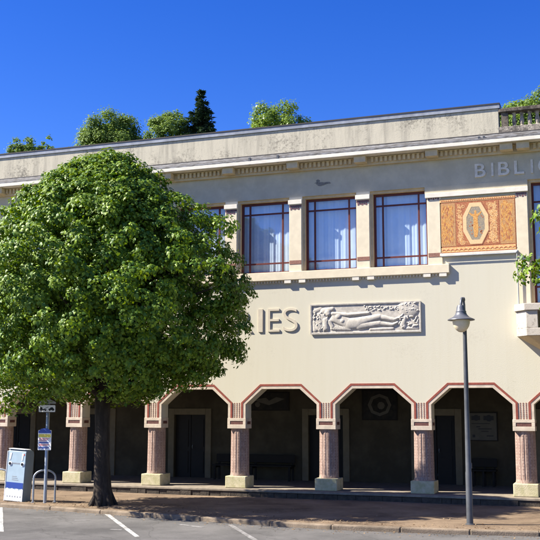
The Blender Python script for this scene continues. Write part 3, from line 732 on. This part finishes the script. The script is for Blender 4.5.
mcb(MB().box(mx0 + .04, mx1 - .04, my0 - .0165, my0 - .0125, ZS + .345, ZS + .50), 'blue_band', 'blue', mc)
mb = MB()
for i in range(6): mb.xz([(mx0 + .09 + i * .08, ZS + .12), (mx0 + .12 + i * .08, ZS + .12), (mx0 + .115 + i * .08, ZS + .15 + .01 * (i % 2)), (mx0 + .095 + i * .08, ZS + .15)], my0 - .023, my0 - .0202)
for i in range(3): mb.box(mx0 + .20, mx0 + .40 - .03 * i, my0 - .0145, my0 - .0121, ZS + .56 + i * .045, ZS + .575 + i * .045)
for i in range(7): mb.box(mx0 + .17 + i * .036, mx0 + .195 + i * .036, my0 - .0145, my0 - .0121, ZS + .98, ZS + 1.015)
mcb(mb, 'markings', 'signgrey', mc)
for sd, xx in ((-1, mx0 + .115), (1, mx1 - .105)):
    ds = mcb(MB().disc_xz(xx, ZS + .985, .058, my0 - .02, my0 - .0121, 18), 'dial_surround', 'signwhite', mc)
    mcb(MB().disc_xz(xx - .006, ZS + .985, .036, my0 - .03, my0 - .0201, 14), 'dial', 'black', ds)
    mcb(MB().xz([(xx - .035, ZS + 1.08), (xx - .005 , ZS + 1.08), (xx + .035 * (1 if sd < 0 else .6), ZS + 1.27), (xx - .03, ZS + 1.27)], my0 - .018, my0 - .0122), 'white_stripe', 'signwhite', mc)
mcb(MB().box(mx1 - .12, mx1 - .06, my0 - .0172, my0 - .0123, ZS + 1.22, ZS + 1.26), 'red_mark', 'redp', mc)

# sign pole with plates
sp = thing('sign_pole', 'grey steel pole carrying a tow away plate and a parking notice', 'sign', (4.3, -4.0, ZS))
MB().lathe([(.045, ZS - .02), (.045, 2.62), (.03, 2.64)], 4.3, -4.0, 14).build('pole', 'metal', sp, smooth=40)
def rrect(x0, x1, z0, z1, r, n=5):
    P = []
    for cx, cz, a0 in ((x1 - r, z0 + r, -90), (x1 - r, z1 - r, 0), (x0 + r, z1 - r, 90), (x0 + r, z0 + r, 180)):
        P += [(cx + r * math.cos(R(a0 + 90 * k / n)), cz + r * math.sin(R(a0 + 90 * k / n))) for k in range(n + 1)]
    return P
tp = MB().xz(rrect(4.05, 4.58, 2.14, 2.345, .03), -4.075, -4.06).build('tow_plate', 'black', sp, label='white tow away plate with dark border')
MB().xz(rrect(4.063, 4.567, 2.153, 2.332, .025), -4.080, -4.0755).build('plate_face', 'signwhite', tp)
mb = MB()
mb.box(4.10, 4.30, -4.084, -4.0801, 2.20, 2.225).xz([(4.10, 2.226), (4.10, 2.27), (4.14, 2.285), (4.17, 2.27), (4.18, 2.226)], -4.084, -4.0801).xz([(4.20, 2.226), (4.35, 2.29), (4.36, 2.28), (4.23, 2.226)], -4.084, -4.0801)
mb.disc_xz(4.14, 2.198, .02, -4.0845, -4.0802, 10).disc_xz(4.27, 2.198, .02, -4.0845, -4.0802, 10)
mb.xz([(4.37, 2.20), (4.36, 2.235), (4.40, 2.245), (4.43, 2.275), (4.49, 2.275), (4.52, 2.24), (4.54, 2.225), (4.54, 2.20)], -4.084, -4.0801).disc_xz(4.40, 2.197, .018, -4.0845, -4.0802, 10).disc_xz(4.50, 2.197, .018, -4.0845, -4.0802, 10)
mb.build('tow_pictogram', 'black', tp)
MB().xz([(4.06, 2.37), (4.57, 2.37), (4.57, 2.41), (4.36, 2.5), (4.27, 2.5), (4.06, 2.41)], -4.07, -4.058).build('upper_plate', 'signgrey', sp)
ip = MB().xz(rrect(4.07, 4.47, 1.16, 1.68, .02), -4.075, -4.06).build('info_plate', 'signwhite', sp, label='small white parking notice with blue heading and yellow band')
MB().box(4.075, 4.465, -4.0785, -4.0755, 1.60, 1.665).xz([(4.10, 1.664), (4.44, 1.664), (4.38, 1.715), (4.27, 1.73), (4.16, 1.715)], -4.0785, -4.0755).build('blue_heading', 'blue', ip)
MB().box(4.085, 4.455, -4.0785, -4.0755, 1.49, 1.575).build('yellow_band', 'yellow', ip)
mb = MB()
for i, z in enumerate((1.46, 1.43, 1.40, 1.31, 1.28)): mb.box(4.10, 4.42 - .05 * (i % 3), -4.0785, -4.0755, z - .008, z + .006)
mb.build('red_lines', 'redp', ip)
mb = MB()
for i in range(9): mb.box(4.10 + i * .035, 4.125 + i * .035, -4.0785, -4.0755, 1.19 + .01 * (i % 3), 1.25)
mb.box(4.10, 4.40, -4.0785, -4.0755, 1.34, 1.37).build('blue_lines', 'blue', ip)
MB().box(4.27, 4.33, -4.059, -3.95, 1.25, 1.28).box(4.27, 4.33, -4.059, -3.95, 1.55, 1.58).box(4.27, 4.33, -4.059, -3.95, 2.22, 2.26).build('bracket', 'metal', sp)
# hoops
def hoop(x0, x1, y0, y1, h, label):
    t = thing('steel_hoop', label, 'hoop', ((x0 + x1) / 2, (y0 + y1) / 2, ZS), 'steel hoops by the pay machine')
    P = [(x0, y0, ZS - .03), (x0, y0, ZS + h - .2)]
    for k in range(1, 13):
        a = PI - PI * k / 13; u = .5 + .5 * math.cos(a); P.append((x0 + (x1 - x0) * u, y0 + (y1 - y0) * u, ZS + h - .2 + .2 * math.sin(a)))
    P += [(x1, y1, ZS + h - .2), (x1, y1, ZS - .03)]
    MB().tube(P, .027, 10).build('tube', 'metal', t, smooth=60)
    MB().lathe([(.06, ZS), (.06, ZS + .012)], x0, y0, 12).lathe([(.06, ZS), (.06, ZS + .012)], x1, y1, 12).build('foot_plate', 'metal', t)
hoop(3.95, 4.42, -4.02, -3.72, .83, 'bent steel hoop between the pay machine and the sign pole')
hoop(2.3, 2.86, -3.65, -3.5, .80, 'bent steel hoop left of the pay machine cut by the frame edge')

# street lamp
lx, ly = 15.45, -5.0
lp = thing('street_lamp', 'slim dark street lamp with hanging bell shaped lantern', 'street lamp', (lx, ly, ZS))
ltop = 4.580
MB().lathe([(.105, ZS - .02), (.105, ZS + .02), (.072, ZS + .03), (.070, .9), (.064, .92), (.052, 2.4), (.043, 4.130), (.040, 4.380)], lx, ly, 16).build('pole', 'poledark', lp, smooth=35)
MB().box(lx - .02, lx + .075, ly - .03, ly + .03, .98, 1.10).build('service_hatch', 'poledark', lp, bevel=.01)
cx, cy = lx - .035, ly - .24
P = [(lx, ly, 4.330)]
for k in range(11):
    a = PI * k / 10; P.append((lx + (cx - lx) * (1 - math.cos(a)) / 2, ly + (cy - ly) * (1 - math.cos(a)) / 2, 4.450 + .20 * math.sin(a)))
MB().tube(P, .030, 10).ell((lx, ly - .03, 4.630), (.035, .035, .06)).build('crook', 'lampmetal', lp, smooth=60)
lnt = MB().lathe([(.03, 4.490), (.075, 4.480), (.095, 4.430), (.10, 4.370), (.115, 4.350), (.112, 4.330), (.13, 4.280), (.175, 4.230), (.25, 4.195), (.29, 4.175), (.295, 4.160), (.285, 4.155), (.19, 4.165), (.17, 4.180)], cx, cy, 28).build('lantern', 'lampmetal', lp, smooth=35)
MB().lathe([(.19, 4.160), (.188, 4.100), (.165, 4.020), (.12, 3.950), (.06, 3.905), (.012, 3.895)], cx, cy, 24).build('lamp_cover', 'bowl', lnt, smooth=50)

# ------------------------------------------------------------------ trees
def leaf_template(w=.8, three=True):
    if three:
        v = np.array([(0, 0, 0), (-.50 * w, .30, -.06), (-.30 * w, .52, -.02), (0, 1, -.12), (.30 * w, .52, -.02), (.50 * w, .30, -.06), (0, .45, .05)])
        f = [(0, 6, 2, 1), (6, 3, 2), (0, 5, 4, 6), (6, 4, 3)]
    else:
        v = np.array([(0, 0, 0), (-.35 * w, .5, -.05), (0, 1, -.1), (.35 * w, .5, -.05)]); f = [(0, 3, 2, 1)]
    return v, f
def leaves_mesh(name, pos, nrm, size, material, parent, tip=None, three=True, kind=None, w=.9):
    """many small leaves: pos (n,3), nrm (n,3), size (n)"""
    n = len(pos); tv, tf = leaf_template(w, three)
    nrm = nrm / np.linalg.norm(nrm, axis=1, keepdims=True)
    if tip is None:
        tip = rng.normal(size=(n, 3)) + np.array([0, 0, -.6])
    tip = tip - nrm * (tip * nrm).sum(1, keepdims=True); tip /= np.linalg.norm(tip, axis=1, keepdims=True) + 1e-9
    sd = np.cross(tip, nrm)
    V = pos[:, None, :] + size[:, None, None] * (tv[None, :, 0:1] * sd[:, None, :] + tv[None, :, 1:2] * tip[:, None, :] + tv[None, :, 2:3] * nrm[:, None, :])
    k = len(tv); off = Vector((0, 0, 0)); q = parent
    while q is not None: off += q.location; q = q.parent
    V = V.reshape(-1, 3) - np.array(off)
    me = bpy.data.meshes.new(name)
    loops = []; starts = []; tot = []; c = 0
    for ff in tf: starts.append(c); tot.append(len(ff)); loops += ff; c += len(ff)
    LI = (np.array(loops)[None, :] + (np.arange(n) * k)[:, None]).ravel()
    ST = (np.array(starts)[None, :] + (np.arange(n) * c)[:, None]).ravel(); TT = np.tile(tot, n)
    me.vertices.add(len(V)); me.vertices.foreach_set('co', V.astype(np.float32).ravel())
    me.loops.add(len(LI)); me.loops.foreach_set('vertex_index', LI.astype(np.int32))
    me.polygons.add(len(ST)); me.polygons.foreach_set('loop_start', ST.astype(np.int32)); me.polygons.foreach_set('loop_total', TT.astype(np.int32))
    me.update(); me.validate(); me.materials.append(M[material])
    o = bpy.data.objects.new(name, me); COL.objects.link(o)
    if parent is not None: o.parent = parent
    if kind: o['kind'] = kind
    return o

def interp(z, tab):
    return np.interp(z, [t[0] for t in tab], [t[1] for t in tab])

def clump_leaves(cs, rad, per, center, sizes, flat=.8, up=.12):
    """leaves on umbrella-shaped twig clumps; cs (k,3), rad (k)"""
    P, Nn, T, Sz = [], [], [], []
    for c, r in zip(cs, rad):
        n = int(per * (r / .5) ** 2)
        d = rng.normal(size=(n, 3)); d /= np.linalg.norm(d, axis=1, keepdims=True)
        out = c - center; out = out / (np.linalg.norm(out) + 1e-6)
        # bias to the outer and upper half
        flip = (d @ (out * .6 + np.array([0, 0, .8])) < -.25) & (rng.random(n) < .75)
        d[flip] *= -1
        rr = r * rng.uniform(.38, 1.12, n) ** .65
        p = c + d * rr[:, None] * np.array([1, 1, flat])
        nn = d * np.array([.8, .8, .9]) + np.array([0, 0, up]) + out * .6 + rng.normal(size=(n, 3)) * .42
        t = d * np.array([1, 1, .3]) + np.array([0, 0, -.75]) + rng.normal(size=(n, 3)) * .35
        P.append(p); Nn.append(nn); T.append(t); Sz.append(rng.uniform(sizes[0], sizes[1], n))
    return np.concatenate(P), np.concatenate(Nn), np.concatenate(T), np.concatenate(Sz)

PROF = [(2.5, .35), (2.75, .60), (3.05, .82), (3.5, .93), (4.2, .98), (5.2, 1.0), (6.0, .93), (6.6, .84), (7.1, .73), (7.6, .60), (8.0, .48), (8.4, .35), (8.65, .24), (8.85, .08)]
def street_tree():
    t = thing('street_tree', 'large round leafy maple in front of the arcade beside the sign pole', 'tree', (TX, TY, ZS + .05), 'leafy street trees along the pavement')
    RXc = 3.76; RY_ = lambda a: 2.1 if math.sin(a) > 0 else 3.3
    CX = TX - .2
    cen = np.array([CX, TY, 5.2])
    cs, rad = [], []
    ga = PI * (3 - math.sqrt(5))
    nb = 1150
    for i in range(nb):   # twig clumps all over the crown, in and out of its mean surface
        z = 2.55 + (8.82 - 2.55) * ((i + .5) / nb) ** .95 + rng.uniform(-.1, .1)
        a = i * ga + rng.uniform(-.12, .12)
        r = interp(z, PROF) * (1 + .05 * math.sin(3 * a + z * 1.3) + .055 * math.sin(5 * a - 1.7 * z + 1) + .07 * math.sin(8 * a + 3.1 * z) + .05 * math.sin(13 * a - 4.3 * z))
        f = rng.choice([rng.uniform(.68, .86), rng.uniform(.84, 1.02), rng.uniform(.96, 1.08)])
        rc = rng.choice([rng.uniform(.14, .24), rng.uniform(.24, .40)])
        if CX + RXc * r * f * math.cos(a) < 2.8 and z < 3.4: continue
        cs.append((CX + max(RXc * r * f - rc * .6, 0) * math.cos(a), TY + max(RY_(a) * r * f - rc * .6, 0) * math.sin(a), z)); rad.append(rc)
    for i in range(170):   # loose sprays that break the outline
        z = rng.uniform(2.9, 8.75); a = rng.uniform(0, 2 * PI); r = interp(z, PROF); f = rng.uniform(1.0, 1.09)
        if math.sin(a) > .3 or (math.cos(a) < -.6 and z < 3.6): continue
        x0, y0 = CX + RXc * r * f * math.cos(a), TY + RY_(a) * r * f * math.sin(a)
        cs.append((x0, y0, z + .05)); rad.append(rng.uniform(.10, .19)); cs.append((x0 - .12 * math.cos(a), y0 - .12 * math.sin(a), z - .02)); rad.append(rng.uniform(.12, .2))
    for x, y, z, r in ((5.25, -4.3, 8.85, .2), (6.0, -4.2, 9.0, .22), (6.7, -4.3, 8.8, .18), (4.6, -4.4, 8.5, .2), (7.3, -4.4, 8.35, .2), (5.6, -4.4, 8.9, .16)):
        cs.append((x, y, z)); rad.append(r); cs.append((x, y, z - .25)); rad.append(r + .08)
    for i in range(230):   # inner clumps fill the volume
        z = rng.uniform(3.1, 8.1); a = rng.uniform(0, 2 * PI); r = interp(z, PROF) * rng.uniform(.2, .74)
        cs.append((CX + RXc * r * math.cos(a), TY + RY_(a) * r * math.sin(a), z)); rad.append(rng.uniform(.4, .62))
    # a few drooping sprays at the lower left, loose twigs on the outline
    for x, y, z, r in ((3.1, -4.5, 2.55, .36), (3.75, -4.7, 2.45, .36), (4.6, -5.0, 2.5, .34), (2.7, -4.3, 2.9, .4), (3.3, -4.4, 2.2, .26), (2.9, -4.4, 2.05, .2), (4.1, -4.6, 2.2, .2), (9.55, -4.3, 5.6, .26), (9.65, -4.2, 5.2, .24), (9.35, -4.3, 4.75, .3), (9.2, -4.5, 4.4, .3), (9.5, -4.3, 4.55, .3), (9.6, -4.2, 5.0, .28), (9.75, -4.3, 4.75, .2), (9.45, -4.0, 5.3, .3), (9.6, -4.4, 4.9, .2), (9.3, -4.2, 3.65, .28), (9.1, -4.3, 3.3, .3), (9.0, -4.1, 7.0, .26), (8.75, -4.2, 7.35, .2), (8.7, -4.2, 2.95, .24), (7.9, -4.8, 2.65, .26), (7.2, -4.9, 2.6, .28), (9.6, -4.2, 4.6, .24), (9.66, -4.2, 4.95, .24), (9.5, -4.5, 5.1, .28), (9.45, -4.5, 4.75, .28)):
        cs.append((x, y, z)); rad.append(r)
    cs = np.array(cs); rad = np.array(rad)
    P, Nn, T, Sz = clump_leaves(cs, rad, 340, cen, (.05, .122))
    cr = leaves_mesh('crown', P, Nn, Sz, 'leafA', t, T)
    tr = MB()
    base = [(TX + .02, TY, ZS - .1), (TX, TY, ZS + .12), (TX - .03, TY, .25), (TX - .07, TY, .9), (TX - .08, TY, 1.7), (TX - .1, TY, 2.4), (TX - .05, TY, 3.4), (TX, TY + .05, 5.0), (TX + .05, TY, 6.8)]
    tr.tube(base, [.33, .28, .225, .20, .19, .20, .16, .12, .05], 18)
    for k in range(8):
        a = k * PI / 4 + .2; tr.tube([(TX + .2 * math.cos(a), TY + .2 * math.sin(a), .14), (TX + .27 * math.cos(a), TY + .27 * math.sin(a), -.06), (TX + .38 * math.cos(a), TY + .37 * math.sin(a), -.2)], [.04, .06, .04], 8)
    for k in range(16):
        a = k * ga; z0 = rng.uniform(2.1, 5.0); zl = min(8.3, z0 + rng.uniform(1.0, 2.6)); r = interp(zl, PROF) * .86
        e = Vector((TX + RXc * r * math.cos(a), TY + RY_(a) * r * math.sin(a), zl)); s = Vector((TX - .07, TY, z0))
        m1 = s.lerp(e, .35) + Vector((0, 0, .1)); m2 = s.lerp(e, .7) + Vector((0, 0, .12))
        tr.tube([s, m1, m2, e], [.10, .07, .045, .015], 7)
    tr.build('trunk', 'bark', t, smooth=60)
    return t
def copy_tree(root, loc, rz, label):
    r = root.copy(); COL.objects.link(r); r.location = loc; r.rotation_euler = (0, 0, rz); r['label'] = label
    for ch in list(root.children):
        c = ch.copy(); COL.objects.link(c); c.parent = r
    return r
t1 = street_tree()
t2 = copy_tree(t1, (21.86, -4.3, ZS + .12), R(0), 'second street tree whose bright leaf sprays enter at the right edge'); t2.scale = (1.15, 1.05, 1.12)

def hill_tree(name, label, x, y, z0, ztop, rx, leaf, n=46, size=(.08, .16), seed=1, per=520, low=.25):
    rg = np.random.default_rng(seed)
    t = thing(name, label, 'tree', (x, y, z0), 'trees on the hill behind the building')
    h = ztop - z0; zc = z0 + h * (low + (1 - low) / 2); rz = h * (1 - low) / 2
    cs, rad = [], []
    for i in range(n * 6):
        d = rg.normal(size=3); d /= np.linalg.norm(d)
        f = rg.uniform(.1, 1.0) ** .33 * .95 * (1 + .09 * math.sin(3 * math.atan2(d[1], d[0]) + 4 * d[2] + seed))
        cs.append((x + d[0] * rx * f, y + d[1] * rx * f, zc + d[2] * rz * f)); rad.append(rg.uniform(.22, .48) * rx / 2.6)
    P, Nn, T, Sz = clump_leaves(np.array(cs), np.array(rad), per, np.array([x, y, zc - 1]), size, 1., .3)
    P = P + rg.normal(size=P.shape) * .13 * rx / 2.6
    leaves_mesh('crown', P, Nn, Sz, leaf, t, T, three=False, w=1.3)
    tr = MB().tube([(x, y, z0 - .5), (x + .05, y, z0 + h * .3), (x, y, z0 + h * .75)], [.28, .2, .06], 8)
    for k in range(7):
        c = cs[k]; tr.tube([(x, y, z0 + h * (.3 + .05 * k)), c], [.09, .02], 5)
    tr.build('trunk', 'bark', t)
    return t
hz = 11.5
hill_tree('hill_tree', 'broad round green tree above the roofline left of the dark conifer', -13.1, 30, hz, 22.4, 2.75, 'leafB', 60, seed=3)
hill_tree('hill_tree', 'green tree crown touching the left side of the dark conifer', -9.0, 30.5, hz, 22.6, 2.1, 'leafB', 46, seed=4)
hill_tree('hill_tree', 'pale yellow green tree right of the conifer above the parapet', -1.1, 30, hz, 22.1, 2.2, 'leafC', 40, seed=5, low=.3)
hill_tree('hill_tree', 'low dark tree crown peeking over the parapet at far left', -19.9, 30, hz - .5, 21.45, 1.5, 'leafB', 34, seed=6, low=.5)
hill_tree('hill_tree', 'slim bushy tree beside the low crown at far left', -18.5, 30.4, hz - .5, 21.6, .75, 'leafB', 24, seed=7, low=.5)
hill_tree('hill_tree', 'dark green tree behind the balustrade at the right edge', 15.7, 26, hz - 1, 19.7, 2.4, 'leafB', 60, seed=8, low=.1)
hill_tree('hill_tree', 'light green bush behind the first balusters', 13.9, 27, hz - 1.5, 19.5, 2.0, 'leafC', 44, seed=9, low=.1)
hill_tree('hill_tree', 'tall broad tree standing outside the right edge behind the balustrade', 19.8, 27, hz - 1, 20.5, 3.0, 'leafB', 70, seed=10, low=.1)
# conifer
def conifer(x, y, z0, ztop, label):
    t = thing('spruce_tree', label, 'tree', (x, y, z0), 'trees on the hill behind the building')
    P, Nn, T, Sz = [], [], [], []
    z = z0 + 1.2; k = 0; br = MB()
    while z < ztop - .15:
        fr = (ztop - z) / (ztop - z0); L0 = .12 + 3.3 * fr ** .9
        nb_ = 9 if fr > .1 else 5
        for b_ in range(nb_):
            a = rng.uniform(0, 2 * PI); Lb = L0 * rng.uniform(.72, 1.12); m_ = int(30 + 60 * Lb)
            s = rng.random(m_) ** .8
            px = x + np.cos(a) * Lb * s; py = y + np.sin(a) * Lb * s
            pz = z - .35 * Lb * s ** 1.2 + .25 * Lb * s ** 4 
            jit = rng.normal(size=(m_, 3)) * np.array([.12, .12, .09]) * min(1, .25 + 2.2 * fr) * (1 + .6 * Lb * (1 - s))[:, None] * .8
            P.append(np.stack([px, py, pz], 1) + jit)
            Nn.append(rng.normal(size=(m_, 3)) * .5 + np.array([0, 0, 1.0])); T.append(np.stack([np.cos(a) + 0 * s, np.sin(a) + 0 * s, -.5 + 0 * s], 1) + rng.normal(size=(m_, 3)) * .5)
            Sz.append(rng.uniform(.16, .36, m_))
            br.tube([(x, y, z), (x + math.cos(a) * Lb * .9, y + math.sin(a) * Lb * .9, z - .28 * Lb)], [.035, .008], 4)
        z += .30 + .25 * fr; k += 1
    leaves_mesh('crown', np.concatenate(P), np.concatenate(Nn), np.concatenate(Sz), 'leafD', t, np.concatenate(T), three=False, w=.6)
    br.tube([(x, y, z0 - .5), (x, y, ztop - .1)], [.25, .02], 8); br.build('trunk', 'bark', t)
conifer(-6.9, 30.8, 12, 23.6, 'tall dark pointed spruce rising above the roofline')

# ------------------------------------------------------------------ fallen leaves and grit
P = []
for q in range(420):
    a = rng.uniform(0, 2 * PI); d = abs(rng.normal()) * 1.6
    P.append((TX + d * 1.8 * math.cos(a), TY + d * .7 * math.sin(a)))
for q in range(1100):
    x = rng.uniform(-1, 22); P.append((x, kin(x) + abs(rng.normal()) * .35 + .03))
for q in range(350): P.append((rng.uniform(-1, 22), rng.uniform(-5, -.5)))
P = np.array([(x, y, ZS + .028) for x, y in P if kin(x) + .02 < y < -.45])
nn = rng.normal(size=P.shape) * .25 + np.array([0, 0, 1]); leaves_mesh('leaf_litter', P, nn, rng.uniform(.02, .065, len(P)), 'litter', None, rng.normal(size=P.shape), three=False, kind='stuff')
P = []
for q in range(900):
    x = rng.uniform(-1, 22); P.append((x, np.interp(x, [k[0] for k in kp], [k[1] for k in kp]) - abs(rng.normal()) * .3 - .03, ZR + .006))
P = np.array(P); nn = rng.normal(size=P.shape) * .2 + np.array([0, 0, 1]); leaves_mesh('gutter_litter', P, nn, rng.uniform(.025, .07, len(P)), 'litter', None, rng.normal(size=P.shape), three=False, kind='stuff')
